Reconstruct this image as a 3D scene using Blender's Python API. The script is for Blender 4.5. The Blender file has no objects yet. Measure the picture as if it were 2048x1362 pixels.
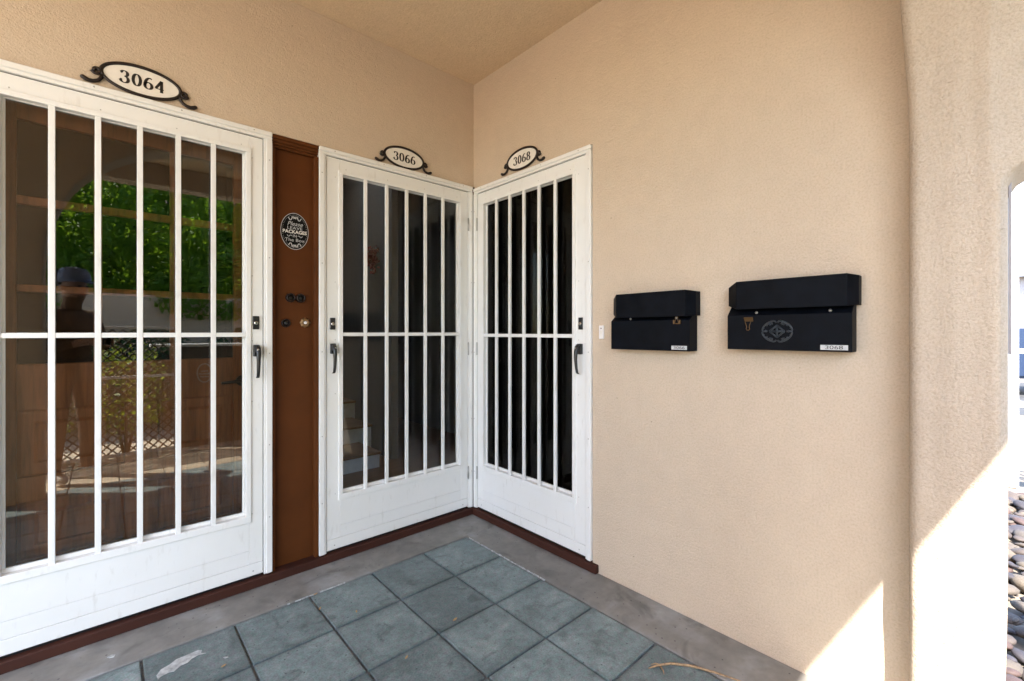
import bpy, bmesh, math, random
from mathutils import Vector, Matrix
R = math.radians
random.seed(7)
sc = bpy.context.scene
col = sc.collection

# ------------------------------------------------------------------ camera, world, sun, exposure
cam = bpy.data.cameras.new('camera'); camo = bpy.data.objects.new('camera', cam); col.objects.link(camo)
camo.location = (-1.7977, -2.3525, 1.18)
camo.rotation_euler = (R(90), 0, R(47.7354 - 90))
cam.sensor_width = 36; cam.lens = 902.0 * 36 / 2048
cam.shift_y = -(681 - 664.2) / 2048
cam.clip_start = 0.02; cam.clip_end = 2000
sc.camera = camo

SUN = Vector((-1.20, -1.0, 1.9)).normalized()          # towards the sun
w = bpy.data.worlds.new('World'); sc.world = w; w.use_nodes = True
nt = w.node_tree; bg = nt.nodes['Background']
sky = nt.nodes.new('ShaderNodeTexSky'); sky.sky_type = 'NISHITA'; sky.sun_disc = False
sky.sun_elevation = math.asin(SUN.z); sky.sun_rotation = math.atan2(SUN.x, SUN.y)
nt.links.new(sky.outputs[0], bg.inputs[0]); bg.inputs[1].default_value = 0.15
sl = bpy.data.lights.new('sun', 'SUN'); sl.energy = 3.5; sl.angle = R(0.55); sl.color = (1, .95, .88)
so = bpy.data.objects.new('sun', sl); col.objects.link(so)
so.rotation_euler = (-SUN).to_track_quat('-Z', 'Y').to_euler(); so.location = (-6, -8, 9)
vs = sc.view_settings; vs.view_transform = 'Standard'; vs.look = 'None'; vs.gamma = 1; vs.exposure = 2.92
sc.render.engine = 'CYCLES'
cy = sc.cycles; cy.max_bounces = 14; cy.diffuse_bounces = 8; cy.glossy_bounces = 6
cy.transparent_max_bounces = 24; cy.transmission_bounces = 6
cy.use_denoising = True; cy.caustics_reflective = False; cy.caustics_refractive = False
cy.sample_clamp_indirect = 6

# ------------------------------------------------------------------ materials
def nodes(name):
    m = bpy.data.materials.new(name); m.use_nodes = True
    t = m.node_tree; b = t.nodes['Principled BSDF']
    return m, t, b
def N(t, typ, **kw):
    n = t.nodes.new(typ)
    for k, v in kw.items():
        if k in ('op',): n.operation = v
        elif hasattr(n, k) and k not in n.inputs: setattr(n, k, v)
        else: n.inputs[k].default_value = v
    return n
def coords(t, scale=(1, 1, 1), kind='Object'):
    tc = t.nodes.new('ShaderNodeTexCoord'); mp = t.nodes.new('ShaderNodeMapping')
    mp.inputs['Scale'].default_value = scale
    t.links.new(tc.outputs[kind], mp.inputs[0]); return mp.outputs[0]
def ramp(t, src, stops):
    r = t.nodes.new('ShaderNodeValToRGB'); e = r.color_ramp.elements
    while len(e) < len(stops): e.new(0.5)
    for q, (p, c) in zip(e, stops):
        q.position = p; q.color = (*c, 1) if len(c) == 3 else c
    t.links.new(src, r.inputs[0]); return r.outputs[0]
def noise(t, vec, scale, detail=4, rough=.55, dist=0):
    n = t.nodes.new('ShaderNodeTexNoise'); n.inputs['Scale'].default_value = scale
    n.inputs['Detail'].default_value = detail; n.inputs['Roughness'].default_value = rough
    n.inputs['Distortion'].default_value = dist
    t.links.new(vec, n.inputs['Vector']); return n.outputs['Fac']
def bump(t, h, b, strength, dist, prev=None):
    n = t.nodes.new('ShaderNodeBump'); n.inputs['Strength'].default_value = strength
    n.inputs['Distance'].default_value = dist
    t.links.new(h, n.inputs['Height'])
    if prev: t.links.new(prev, n.inputs['Normal'])
    t.links.new(n.outputs[0], b.inputs['Normal']); return n.outputs[0]
def mixc(t, fac, a, b, mode='MIX'):
    n = t.nodes.new('ShaderNodeMix'); n.data_type = 'RGBA'; n.blend_type = mode
    if isinstance(fac, float): n.inputs[0].default_value = fac
    else: t.links.new(fac, n.inputs[0])
    for i, v in ((6, a), (7, b)):
        if isinstance(v, tuple): n.inputs[i].default_value = (*v, 1)
        else: t.links.new(v, n.inputs[i])
    return n.outputs[2]
M = {}
def plain(key, c, rough=.5, metal=0, var=.06, sc_=30, bmp=0, spec=.5):
    m, t, b = nodes(key); v = coords(t)
    f = noise(t, v, sc_, 5)
    lo = tuple(max(0, x * (1 - var)) for x in c); hi = tuple(min(1, x * (1 + var)) for x in c)
    t.links.new(ramp(t, f, [(.3, lo), (.7, hi)]), b.inputs['Base Color'])
    b.inputs['Roughness'].default_value = rough; b.inputs['Metallic'].default_value = metal
    b.inputs['Specular IOR Level'].default_value = spec
    if bmp: bump(t, f, b, bmp, .002)
    M[key] = m; return m

def stucco(key, c, coarse, fine_scale, grain):
    m, t, b = nodes(key); v = coords(t)
    big = noise(t, v, 1.3, 4); mid = noise(t, v, 14, 5)
    lo = tuple(x * .965 for x in c); hi = tuple(min(1, x * 1.03) for x in c)
    base = ramp(t, big, [(.3, lo), (.7, hi)])
    sp = ramp(t, mid, [(.35, (.975, .975, .975)), (.65, (1.015, 1.015, 1.015))])
    base = mixc(t, 1.0, base, sp, 'MULTIPLY')
    gr = noise(t, v, fine_scale, 4, .65); k = 1 - grain
    base = mixc(t, 1.0, base, ramp(t, gr, [(.34, (k, k * .99, k * .97)), (.52, (1, 1, 1)), (.68, (1 + grain * .5,) * 3)]), 'MULTIPLY')
    # small dark pits with a shape of their own
    vo = t.nodes.new('ShaderNodeTexVoronoi'); vo.inputs['Scale'].default_value = 7; t.links.new(v, vo.inputs['Vector'])
    base = mixc(t, ramp(t, vo.outputs['Distance'], [(.012, (.5, .5, .5)), (.03, (0, 0, 0))]), base, (.12, .09, .07))
    t.links.new(base, b.inputs['Base Color'])
    b.inputs['Roughness'].default_value = .93; b.inputs['Specular IOR Level'].default_value = .15
    ve = t.nodes.new('ShaderNodeTexVoronoi'); ve.feature = 'DISTANCE_TO_EDGE'; ve.inputs['Scale'].default_value = 1.25
    wv = t.nodes.new('ShaderNodeMix'); wv.data_type = 'VECTOR'; wv.inputs[0].default_value = .06
    nv = t.nodes.new('ShaderNodeTexNoise'); nv.inputs['Scale'].default_value = 6; nv.inputs['Detail'].default_value = 6; t.links.new(v, nv.inputs['Vector'])
    t.links.new(v, wv.inputs[4]); t.links.new(nv.outputs['Color'], wv.inputs[5]); t.links.new(wv.outputs[1], ve.inputs['Vector'])
    cr_ = N(t, 'ShaderNodeMath', op='MULTIPLY'); t.links.new(ramp(t, ve.outputs['Distance'], [(.0012, (1, 1, 1)), (.003, (0, 0, 0))]), cr_.inputs[0])
    t.links.new(ramp(t, noise(t, v, 1.1, 2), [(.66, (0, 0, 0)), (.72, (.22, .22, .22))]), cr_.inputs[1])
    base2 = mixc(t, cr_.outputs[0], base, tuple(x * .45 for x in c)); t.links.new(base2, b.inputs['Base Color'])
    p = bump(t, noise(t, v, 3.0, 3), b, .08, .02)
    p = bump(t, noise(t, coords(t, (1, 1, 1.7)), 34, 4, .6, .8), b, coarse * .55, .010, p)
    p = bump(t, gr, b, coarse, .006, p)
    M[key] = m
STU = (.595, .480, .366)
stucco('stucco', STU, .5, 150, .10)
stucco('stucco_coarse', (.545, .445, .350), .75, 165, .14)
stucco('ceiling_paint', (.64, .490, .330), .4, 110, .10)

def white_paint():
    m, t, b = nodes('white_paint'); v = coords(t)
    f = noise(t, v, 3, 5); g = noise(t, coords(t, (1, 1, .25)), 40, 4)
    base = ramp(t, f, [(.3, (.76, .75, .72)), (.7, (.81, .80, .78))])
    base = mixc(t, ramp(t, g, [(.60, (0, 0, 0)), (.80, (.42, .42, .42))]), base, (.50, .46, .40))
    t.links.new(base, b.inputs['Base Color']); b.inputs['Roughness'].default_value = .42
    bump(t, noise(t, v, 60, 3), b, .08, .001)
    M['white'] = m
white_paint()
def brown_paint(key, c, chips):
    m, t, b = nodes(key); v = coords(t)
    f = noise(t, v, 5, 5); g = noise(t, v, 26, 6, .7)
    base = ramp(t, f, [(.3, tuple(x * .85 for x in c)), (.7, tuple(x * 1.12 for x in c))])
    base = mixc(t, ramp(t, g, [(chips, (0, 0, 0)), (chips + .02, (1, 1, 1))]), base, (.30, .19, .11))
    t.links.new(base, b.inputs['Base Color']); b.inputs['Roughness'].default_value = .6; b.inputs['Specular IOR Level'].default_value = .16
    bump(t, noise(t, coords(t, (1, 1, .2)), 45, 4), b, .12, .002)
    M[key] = m
brown_paint('brown', (.092, .0275, .006), .80)
brown_paint('sill_brown', (.050, .018, .012), .725)

def wood(key, c, axis=(18, 18, 1.2), rough=.45):
    m, t, b = nodes(key); v = coords(t, axis)
    f = noise(t, v, 3.5, 7, .65, .6)
    t.links.new(ramp(t, f, [(.3, tuple(x * .62 for x in c)), (.5, c), (.72, tuple(x * 1.3 for x in c))]), b.inputs['Base Color'])
    b.inputs['Roughness'].default_value = rough; bump(t, f, b, .1, .002); M[key] = m
wood('door_wood', (.36, .13, .045)); wood('tread_wood', (.24, .12, .055), (2, 16, 16))

def concrete(key, c, tint, scale, rough=.8, stain=.5, edge=False):
    m, t, b = nodes(key)
    tc = t.nodes.new('ShaderNodeTexCoord'); oi = t.nodes.new('ShaderNodeObjectInfo')
    geo = t.nodes.new('ShaderNodeNewGeometry'); v = geo.outputs['Position']
    f = noise(t, v, scale, 6, .62, .4); g = noise(t, v, scale * 5, 5, .6); s = noise(t, v, scale * 1.9, 4, .55, 1.2)
    base = ramp(t, f, [(.28, tuple(x * .66 for x in c)), (.5, c), (.74, tint)])
    base = mixc(t, 1.0, base, ramp(t, g, [(.3, (.80, .80, .80)), (.7, (1.14, 1.14, 1.12))]), 'MULTIPLY')
    base = mixc(t, ramp(t, s, [(.56, (0, 0, 0)), (.74, (stain, stain, stain))]), base, tuple(x * .34 for x in c))
    br = N(t, 'ShaderNodeMath', op='MULTIPLY_ADD'); t.links.new(oi.outputs['Random'], br.inputs[0]); br.inputs[1].default_value = .40; br.inputs[2].default_value = .80
    cb = t.nodes.new('ShaderNodeCombineColor')
    for i in range(3): t.links.new(br.outputs[0], cb.inputs[i])
    base = mixc(t, 1.0, base, cb.outputs[0], 'MULTIPLY')
    if edge:      # grime collected along the joints of each slab
        sx = t.nodes.new('ShaderNodeSeparateXYZ'); t.links.new(tc.outputs['Object'], sx.inputs[0])
        ax = N(t, 'ShaderNodeMath', op='ABSOLUTE'); ay = N(t, 'ShaderNodeMath', op='ABSOLUTE'); t.links.new(sx.outputs[0], ax.inputs[0]); t.links.new(sx.outputs[1], ay.inputs[0])
        mm = N(t, 'ShaderNodeMath', op='MAXIMUM'); t.links.new(ax.outputs[0], mm.inputs[0]); t.links.new(ay.outputs[0], mm.inputs[1])
        wn = N(t, 'ShaderNodeMath', op='MULTIPLY_ADD'); t.links.new(noise(t, v, 22, 4), wn.inputs[0]); wn.inputs[1].default_value = .030; t.links.new(mm.outputs[0], wn.inputs[2])
        base = mixc(t, ramp(t, wn.outputs[0], [(.140, (0, 0, 0)), (.164, (.48, .48, .48))]), base, tuple(x * .30 for x in c))
        sp = noise(t, v, 170, 3, .7); base = mixc(t, 1.0, base, ramp(t, sp, [(.32, (.72, .72, .72)), (.5, (1, 1, 1)), (.7, (1.25, 1.25, 1.25))]), 'MULTIPLY'); hue = noise(t, v, 60, 3); base = mixc(t, 1.0, base, ramp(t, hue, [(.3, (1.12, .93, 1.0)), (.5, (1, 1, 1)), (.7, (.88, 1.06, 1.0))]), 'MULTIPLY')
    # pores
    vo = t.nodes.new('ShaderNodeTexVoronoi'); vo.inputs['Scale'].default_value = 26; t.links.new(v, vo.inputs['Vector'])
    base = mixc(t, ramp(t, vo.outputs['Distance'], [(.06, (.8, .8, .8)), (.10, (0, 0, 0))]), base, (.035, .035, .04))
    t.links.new(base, b.inputs['Base Color'])
    rr = ramp(t, f, [(.3, (rough - .22,) * 3), (.7, (rough,) * 3)]); t.links.new(rr, b.inputs['Roughness'])
    p = bump(t, f, b, .25, .006); bump(t, g, b, .3, .0025, p); M[key] = m
concrete('tile', (.158, .205, .210), (.245, .295, .296), 6.5, .68, .65, True)
concrete('apron', (.185, .178, .165), (.30, .312, .318), 2.4, .75, .8)
concrete('bounce_paver', (.46, .37, .27), (.56, .46, .34), 4, .8, .3)  # outer tiles, made paler to bounce sunlight up to the ceiling
concrete('grout', (.12, .125, .13), (.30, .305, .31), 14, .9)
concrete('path', (.56, .45, .33), (.64, .52, .39), 1.2, .9, .2)
concrete('soil', (.16, .13, .10), (.24, .20, .16), 1.0, .95)
concrete('asphalt', (.05, .05, .052), (.07, .07, .07), 2, .9)

plain('bronze', (.018, .011, .009), .38, .3, .2, 60, .15)
plain('cream', (.78, .74, .68), .5)
plain('digit', (.012, .009, .008), .5)
plain('mailbox', (.003, .004, .0065), .5, 0, .35, 18, .1, .07)
plain('emblem', (.020, .026, .033), .32, .1)
plain('clip', (.17, .095, .04), .45, .6)
plain('label', (.50, .50, .50), .5)
plain('sticker_black', (.006, .006, .007), .8, 0, .1, 30, 0, .1)
plain('black', (.012, .012, .013), .28)
plain('silver', (.62, .60, .56), .25, 1.0)
plain('steel', (.45, .44, .42), .4, .9)
plain('brass', (.28, .17, .08), .42, .7, .3, 120, .4)
plain('bellwhite', (.80, .76, .74), .35)
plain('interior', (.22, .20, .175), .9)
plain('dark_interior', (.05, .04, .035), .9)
plain('riser', (.72, .73, .72), .5)
plain('red', (.22, .018, .012), .8)
plain('lattice', (.11, .085, .055), .6, 0, .2)
plain('cap', (.74, .73, .70), .6)
plain('white_metal', (.80, .80, .80), .35)
plain('mauve', (.34, .31, .32), .5)
plain('dryleaf', (.42, .27, .12), .8, 0, .3, 80)
plain('frond', (.32, .21, .115), .75, 0, .4, 90, .3)
plain('flake', (.42, .44, .44), .8, 0, .4, 45, .3)
plain('skin', (.42, .25, .18), .6); plain('shirt', (.17, .10, .055), .9); plain('trousers', (.11, .068, .04), .9)
plain('shoe', (.55, .52, .48), .7); plain('hat', (.22, .28, .46), .85); plain('hair', (.03, .02, .015), .8)
plain('car_paint', (.03, .05, .10), .25, .3)
stone_cols = [(.060, .046, .040), (.038, .033, .040), (.075, .060, .048), (.028, .024, .029), (.095, .075, .055), (.060, .036, .032)]
for i, c in enumerate(stone_cols): plain('stone%d' % i, c, .75, 0, .25, 14, .3)

def leaf_mat(key, c):
    m, t, b = nodes(key); geo = t.nodes.new('ShaderNodeNewGeometry')
    f = noise(t, geo.outputs['Position'], 9, 4)
    t.links.new(ramp(t, f, [(.3, tuple(x * .55 for x in c)), (.55, c), (.75, (c[0] * 1.7, c[1] * 1.35, c[2]))]), b.inputs['Base Color'])
    b.inputs['Roughness'].default_value = .45
    tr = t.nodes.new('ShaderNodeBsdfTranslucent'); tr.inputs[0].default_value = (c[0] * 2.2, c[1] * 1.9, c[2], 1)
    mx = t.nodes.new('ShaderNodeMixShader'); mx.inputs[0].default_value = .5
    t.links.new(b.outputs[0], mx.inputs[1]); t.links.new(tr.outputs[0], mx.inputs[2])
    t.links.new(mx.outputs[0], t.nodes['Material Output'].inputs[0]); M[key] = m
leaf_mat('dark_backing', (.02, .035, .008)); leaf_mat('leaf', (.13, .25, .030)); leaf_mat('leaf_teal', (.03, .085, .05)); leaf_mat('leaf_light', (.16, .22, .04))

def glass(key, tint, mul, refl, rough=.0):
    m = bpy.data.materials.new(key); m.use_nodes = True; t = m.node_tree
    t.nodes.remove(t.nodes['Principled BSDF'])
    tr = t.nodes.new('ShaderNodeBsdfTransparent'); tr.inputs[0].default_value = (*tint, 1)
    gl = t.nodes.new('ShaderNodeBsdfGlossy'); gl.inputs['Roughness'].default_value = rough; gl.inputs[0].default_value = (.97, 1, .98, 1)
    fr = t.nodes.new('ShaderNodeFresnel'); fr.inputs[0].default_value = 1.5
    ad = N(t, 'ShaderNodeMath', op='MULTIPLY_ADD'); t.links.new(fr.outputs[0], ad.inputs[0]); ad.inputs[1].default_value = mul; ad.inputs[2].default_value = refl
    mx = t.nodes.new('ShaderNodeMixShader'); t.links.new(ad.outputs[0], mx.inputs[0])
    t.links.new(tr.outputs[0], mx.inputs[1]); t.links.new(gl.outputs[0], mx.inputs[2])
    t.links.new(mx.outputs[0], t.nodes['Material Output'].inputs[0]); M[key] = m
glass('glass_clear', (.84, .82, .78), 1.0, .032)
glass('glass_hall', (.95, .96, .96), .35, .0)
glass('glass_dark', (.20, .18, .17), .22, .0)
glass('lite_glass', (.5, .5, .5), .3, .0)

# ------------------------------------------------------------------ mesh helpers
class MB:
    def __init__(s, P=None): s.bm = bmesh.new(); s.P = P or (lambda a, b, c: Vector((a, b, c)))
    def poly(s, pts):
        return s.bm.faces.new([s.bm.verts.new(s.P(*p)) for p in pts])
    def box(s, a, b, bev=0, seg=1):
        x0, y0, z0 = a; x1, y1, z1 = b
        v = [s.bm.verts.new(s.P(x, y, z)) for z in (z0, z1) for y in (y0, y1) for x in (x0, x1)]
        F = [s.bm.faces.new([v[i] for i in q]) for q in ((0, 2, 3, 1), (4, 5, 7, 6), (0, 1, 5, 4), (2, 6, 7, 3), (0, 4, 6, 2), (1, 3, 7, 5))]
        if bev:
            E = list({e for f in F for e in f.edges})
            bmesh.ops.bevel(s.bm, geom=E, offset=bev, segments=seg, affect='EDGES', profile=.5)
        return s
    def loft(s, rings, close=True, caps=True):
        V = [[s.bm.verts.new(s.P(*p)) for p in r] for r in rings]; n = len(V[0])
        for a, b in zip(V, V[1:]):
            for i in range(n if close else n - 1):
                j = (i + 1) % n; s.bm.faces.new((a[i], a[j], b[j], b[i]))
        if caps and close:
            s.bm.faces.new(V[0][::-1]); s.bm.faces.new(V[-1])
        return s
    def tube(s, pts, r, n=8, flat=1.0):
        pts = [Vector(p) for p in pts]; rings = []
        rr = r if isinstance(r, (list, tuple)) else [r] * len(pts)
        up = None
        for i, p in enumerate(pts):
            d = (pts[min(i + 1, len(pts) - 1)] - pts[max(i - 1, 0)]).normalized()
            if up is None:
                up = d.orthogonal().normalized()
            else:
                up = (up - d * up.dot(d)).normalized()
            q = d.cross(up)
            rings.append([tuple(p + (up * math.cos(a) + q * math.sin(a)) * rr[i]) for a in (2 * math.pi * k / n for k in range(n))])
        return s.loft(rings)
    def lathe(s, c, axis, prof, n=20):
        """prof: (radius, offset along axis)"""
        axis = Vector(axis).normalized(); a = axis.orthogonal().normalized(); b = axis.cross(a); c = Vector(c)
        rings = [[tuple(c + axis * h + (a * math.cos(t) + b * math.sin(t)) * max(r, 1e-5)) for t in (2 * math.pi * k / n for k in range(n))] for r, h in prof]
        return s.loft(rings)
    def prism(s, pts2, v0, v1, f):
        """pts2 outline, f(p, depth) -> 3 coords"""
        return s.loft([[f(p, v0) for p in pts2], [f(p, v1) for p in pts2]])
    def build(s, name, mat, parent=None, smooth=False, origin=None):
        bmesh.ops.recalc_face_normals(s.bm, faces=s.bm.faces[:])
        o0 = Vector(origin) if origin is not None else (Vector(parent['o']) if parent is not None and 'o' in parent else Vector())
        for v in s.bm.verts: v.co -= o0
        me = bpy.data.meshes.new(name); s.bm.to_mesh(me); s.bm.free()
        me.materials.append(M[mat])
        if smooth:
            for p in me.polygons: p.use_smooth = True
        o = bpy.data.objects.new(name, me); col.objects.link(o)
        if parent is not None: o.parent = parent
        else: o.location = o0
        if parent is not None: o['o'] = list(o0)
        return o
def tag(o, label=None, cat=None, group=None, kind=None):
    if label: o['label'] = label
    if cat:
        o['category'] = cat
        kind = kind or 'thing'
    if group: o['group'] = group
    if kind: o['kind'] = kind
    return o
def thing(name, loc, label, cat, group=None):
    o = bpy.data.objects.new(name, None); col.objects.link(o); o.location = loc; o['o'] = list(loc)
    o.empty_display_size = .1
    return tag(o, label, cat, group)
def frame(o, U, V):
    o = Vector(o); U = Vector(U); V = Vector(V)
    return lambda u, v, z: o + U * u + V * v + Vector((0, 0, z))
A2 = frame((-.0155, 0, 0), (-1, 0, 0), (0, -1, 0))
WA = frame((0, 0, 0), (1, 0, 0), (0, -1, 0))      # u = x, v = outwards
WB = frame((0, 0, 0), (0, -1, 0), (-1, 0, 0))     # u = -y, v = outwards

# ------------------------------------------------------------------ the setting
gz = -.13
ground = tag(MB().box((-250, -250, gz - .5), (250, 250, gz - .006)).build('ground', 'soil'), kind='structure')
street = tag(MB().box((9, -200, gz - .2), (16, 200, gz - .002)).build('street', 'asphalt'), kind='structure')
tag(MB().box((-16, -3.42, gz - .2), (-4.352, 3, gz + .008)).build('path', 'path'), kind='structure')  # added unseen ground, pale so it bounces sunlight into the porch
path = tag(MB().box((-16, -5.9, gz - .2), (.34, -3.421, gz + .01)).build('path', 'path'), kind='structure')

X0, XJ, YJ = -3.4, -.24, -.25   # tiles built to here, plain slab beyond
PX, PY = .2908, .3005
fl = MB()
fl.box((X0, -3.42, gz), (.30, .35, -.010)); fl.box((-4.35, -3.42, gz), (X0 - .001, .35, -.002))
floor = tag(fl.build('porch_floor', 'grout'), kind='structure')
ap = MB()
ap.box((X0, YJ + .004, -.02), (0, .02, .001), .003)
ap.box((XJ + .004, -3.42, -.02), (0, YJ + .003, .0005), .003)
apron = ap.build('concrete_apron', 'apron', floor)
tile_mesh = None
nx = int((XJ - X0) / PX) + 1
for i in range(nx):
    for j in range(11):
        x1 = XJ - i * PX; x0 = max(x1 - PX, X0); y1 = YJ - j * PY; y0 = max(y1 - PY, -3.42)
        if x1 - x0 < .05 or y1 - y0 < .05: continue
        g = .0038
        if y1 < -2.2:
            cx, cy_ = (x0 + x1) / 2, (y0 + y1) / 2; hx, hy = (x1 - x0) / 2 - g, (y1 - y0) / 2 - g
            o = MB().box((-hx, -hy, -.02), (hx, hy, 0), .0035, 2).build('tile', 'bounce_paver'); o.parent = floor; o.location = (cx, cy_, random.uniform(-.0015, .0008)); continue
        full = abs(x1 - x0 - PX) < 1e-6 and abs(y1 - y0 - PY) < 1e-6
        if full and tile_mesh:
            o = bpy.data.objects.new('tile', tile_mesh); col.objects.link(o); o.parent = floor
        else:
            cx, cy_ = (x0 + x1) / 2, (y0 + y1) / 2; hx, hy = (x1 - x0) / 2 - g, (y1 - y0) / 2 - g
            o = MB().box((-hx, -hy, -.02), (hx, hy, 0), .0035, 2).build('tile', 'tile'); o.parent = floor
            if full: tile_mesh = o.data
        o.location = ((x0 + x1) / 2 + random.uniform(-.0008, .0008), (y0 + y1) / 2 + random.uniform(-.0008, .0008), random.uniform(-.0015, .0008))
        o.rotation_euler = (random.uniform(-.002, .002), random.uniform(-.002, .002), random.uniform(-.002, .002))
# crumbly pale mortar line between the tiles and the apron
mb = MB()
rr = random.Random(3)
y = -.27
while y > -.86:
    L = rr.uniform(.004, .018); ww = rr.uniform(.0008, .0058)
    mb.box((XJ - ww * .4, y - L, -.004), (XJ + ww, y, rr.uniform(.001, .003)), .0008); y -= L + rr.choice([0, 0, 0, .001, .004])
x = -.95
while x > -1.2:
    L = rr.uniform(.01, .03); mb.box((x - L, YJ - .002, -.004), (x, YJ + rr.uniform(.001, .003), .002), .0008); x -= L + rr.choice([.002, .02])
mb.build('mortar_line', 'flake', floor)

# wall A (the two doors) and wall B (one door, letter boxes): slabs with door openings
HC = 2.793; T = .15
wa = MB()
wa.box((-7.6, 0, -.02), (-2.172, T, HC + .2)); wa.box((-2.172, 0, 2.126), (.15, T, HC + .2))
wallA = tag(wa.build('stucco_wall', 'stucco'), 'tan stucco wall above the two doors with plaques 3064 and 3066', 'wall', 'stucco walls of the porch')
wb = MB()
wb.box((0, -.968, 2.112), (T, -.0005, HC + .2)); wb.box((0, -2.30, -.02), (T, -.968, HC + .2))
wallB = tag(wb.build('stucco_wall', 'stucco'), 'tan stucco wall carrying the two black letter boxes', 'wall', 'stucco walls of the porch')
tag(MB().box((-8.2, -2.6, gz - .1), (-8.0, 3.0, 2.3)).build('sky_blocking_wall', 'stucco'), 'stucco garden wall far off the left end of the porch', 'wall', 'stucco walls of the porch')  # added out of view to cut low sky light on the letter-box wall
tag(MB().box((-4.35, -3.25, HC), (.16, -.002, HC + .12)).build('porch_ceiling', 'ceiling_paint'), kind='structure')

# the arch wall: jambs, half-round head and thickness, with soft stucco edges
def arch_wall():
    bm = bmesh.new()
    cx, cz, r = -1.1, 1.69, 1.0
    S = []                                               # (x, z, outward x, outward z, far x, far z)
    XR, XL, ZT = .15, -2.42, HC + .15
    zs = [-.12 + k * (1.69 + .12) / 60 for k in range(60)]
    for z in zs: S.append((cx + r, z, 1, 0, XR, z))
    for k in range(61):
        a = math.pi * k / 60; dx, dz = math.cos(a), math.sin(a)
        c = []
        if dx > 1e-6: c.append((XR - cx) / dx)
        if dx < -1e-6: c.append((XL - cx) / dx)
        if dz > 1e-6: c.append((ZT - cz) / dz)
        q = min(c); S.append((cx + r * dx, cz + r * dz, dx, dz, cx + q * dx, cz + q * dz))
    for z in zs[::-1]: S.append((cx - r, z, -1, 0, XL, z))
    rows = []
    def sm(a, b, x):
        q = min(1, max(0, (x - a) / (b - a))); return q * q * (3 - 2 * q)
    rn = random.Random(5)
    for (x, z, ox, oz, fx, fz) in S:
        up = sm(1.575, 1.67, z)
        yi = -2.1600 + .010 * sm(1.75, 2.1, z); yo = -2.352 - .10 * up + .007 * sm(.6, .0, z)
        ro = .028; row = []
        wob = .002 * math.sin(z * 9) + .0015 * math.sin(z * 23 + 1)
        def pt(y, off): row.append((x + ox * (off + wob), y, z + oz * (off + wob)))
        row.append((fx, yi, fz))
        row.append((x + ox * .10, yi, z + oz * .10))
        for k in range(6):
            t = math.pi / 2 * k / 5; pt(yi - ro * (1 - math.cos(t)), ro * (1 - math.sin(t)))
        ym = -2.318
        n1 = 7
        for k in range(1, n1): pt(yi - ro + (ym - yi + ro) * k / n1, .002 * math.sin(k * 1.3))
        pt(ym, -.004 * up)
        pt(ym - .012, .002 * up)
        pt(ym - .022, .014 * up + .004 * (1 - up))
        pt(yo + .012, .016 * up + .010 * (1 - up))
        pt(yo + .004, .020)
        pt(yo, .032)
        row.append((x + ox * .10, yo, z + oz * .10))
        row.append((fx, yo, fz))
        rows.append([bm.verts.new(p) for p in row])
    for a, b in zip(rows, rows[1:]):
        for i in range(len(a) - 1): bm.faces.new((a[i], a[i + 1], b[i + 1], b[i]))
    m = MB(); m.bm.free(); m.bm = bm
    o = m.build('arch_wall', 'stucco_coarse', smooth=True)
    return tag(o, 'rough stucco wall with a round arch, its sunlit jamb at the right', 'wall')
arch_wall()

# eaves beam, its posts and the low wall with lattice in front of the porch (seen in the door glass)
tag(MB().box((-4.35, -3.25, 2.585), (.30, -3.08, HC - .002), .008).build('eaves_beam', 'stucco_coarse'), 'stucco beam along the porch eaves, mirrored in the 3064 glass', 'beam')
tag(MB().box((.10, -3.24, -.009), (.28, -3.09, 2.584), .02, 2).build('porch_post', 'stucco_coarse'), 'square stucco post at the right end of the eaves beam', 'post', 'porch posts')
tag(MB().box((-4.34, -3.24, -.009), (-4.16, -3.09, 2.584), .02, 2).build('porch_post', 'stucco_coarse'), 'square stucco post at the left end of the eaves beam', 'post', 'porch posts')
lw = thing('planter_wall', (-.93, -3.32, 0), 'low dark wall with a pale cap, mirrored in the 3064 glass', 'low wall')
MB().box((-1.20, -3.38, -.009), (-.66, -3.27, 1.03), .006).build('wall_body', 'soil', lw)
MB().box((-1.45, -3.40, 1.0305), (-.62, -3.24, 1.06), .006).build('cap', 'cap', lw)

def lattice_panel(x0, x1, label):
    t = thing('lattice_panel', ((x0 + x1) / 2, -3.2, 0), label, 'lattice', 'lattice panels at the porch edge')
    yb = -3.2; z0, z1 = .03, 1.22
    for z in (.03, .755, 1.22): MB().box((x0, yb - .012, z - .013), (x1, yb + .012, z + .013), .002).build('rail', 'cap', t)
    for x in (x0, x1): MB().box((x - .014, yb - .014, -.009), (x + .014, yb + .014, 1.24), .002).build('post', 'cap', t)
    mb = MB(); s = .075; wd = x1 - x0; H = z1 - z0
    for sgn, off in ((1, -.0045), (-1, .0045)):
        k = -int(H / s) - 1
        while k * s < wd:
            a = k * s; pts = []
            # line x = a + h (sgn=1) or x = wd - a - h
            h0 = max(0, -a); h1 = min(H, wd - a)
            if h1 - h0 > .02:
                p = [(a + h0, h0), (a + h1, h1)]
                if sgn < 0: p = [(wd - q[0], q[1]) for q in p]
                mb.tube([(x0 + p[0][0], yb + off, z0 + p[0][1]), (x0 + p[1][0], yb + off, z0 + p[1][1])], .0075, 4)
            k += 1
    tag(mb.build('wire_mesh', 'lattice', t), kind='stuff')
lattice_panel(-2.6, -1.23, 'wide wire lattice panel, mirrored at the left of the 3064 glass')
lattice_panel(-.63, .05, 'short wire lattice panel, mirrored at the right of the 3064 glass')

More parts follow.
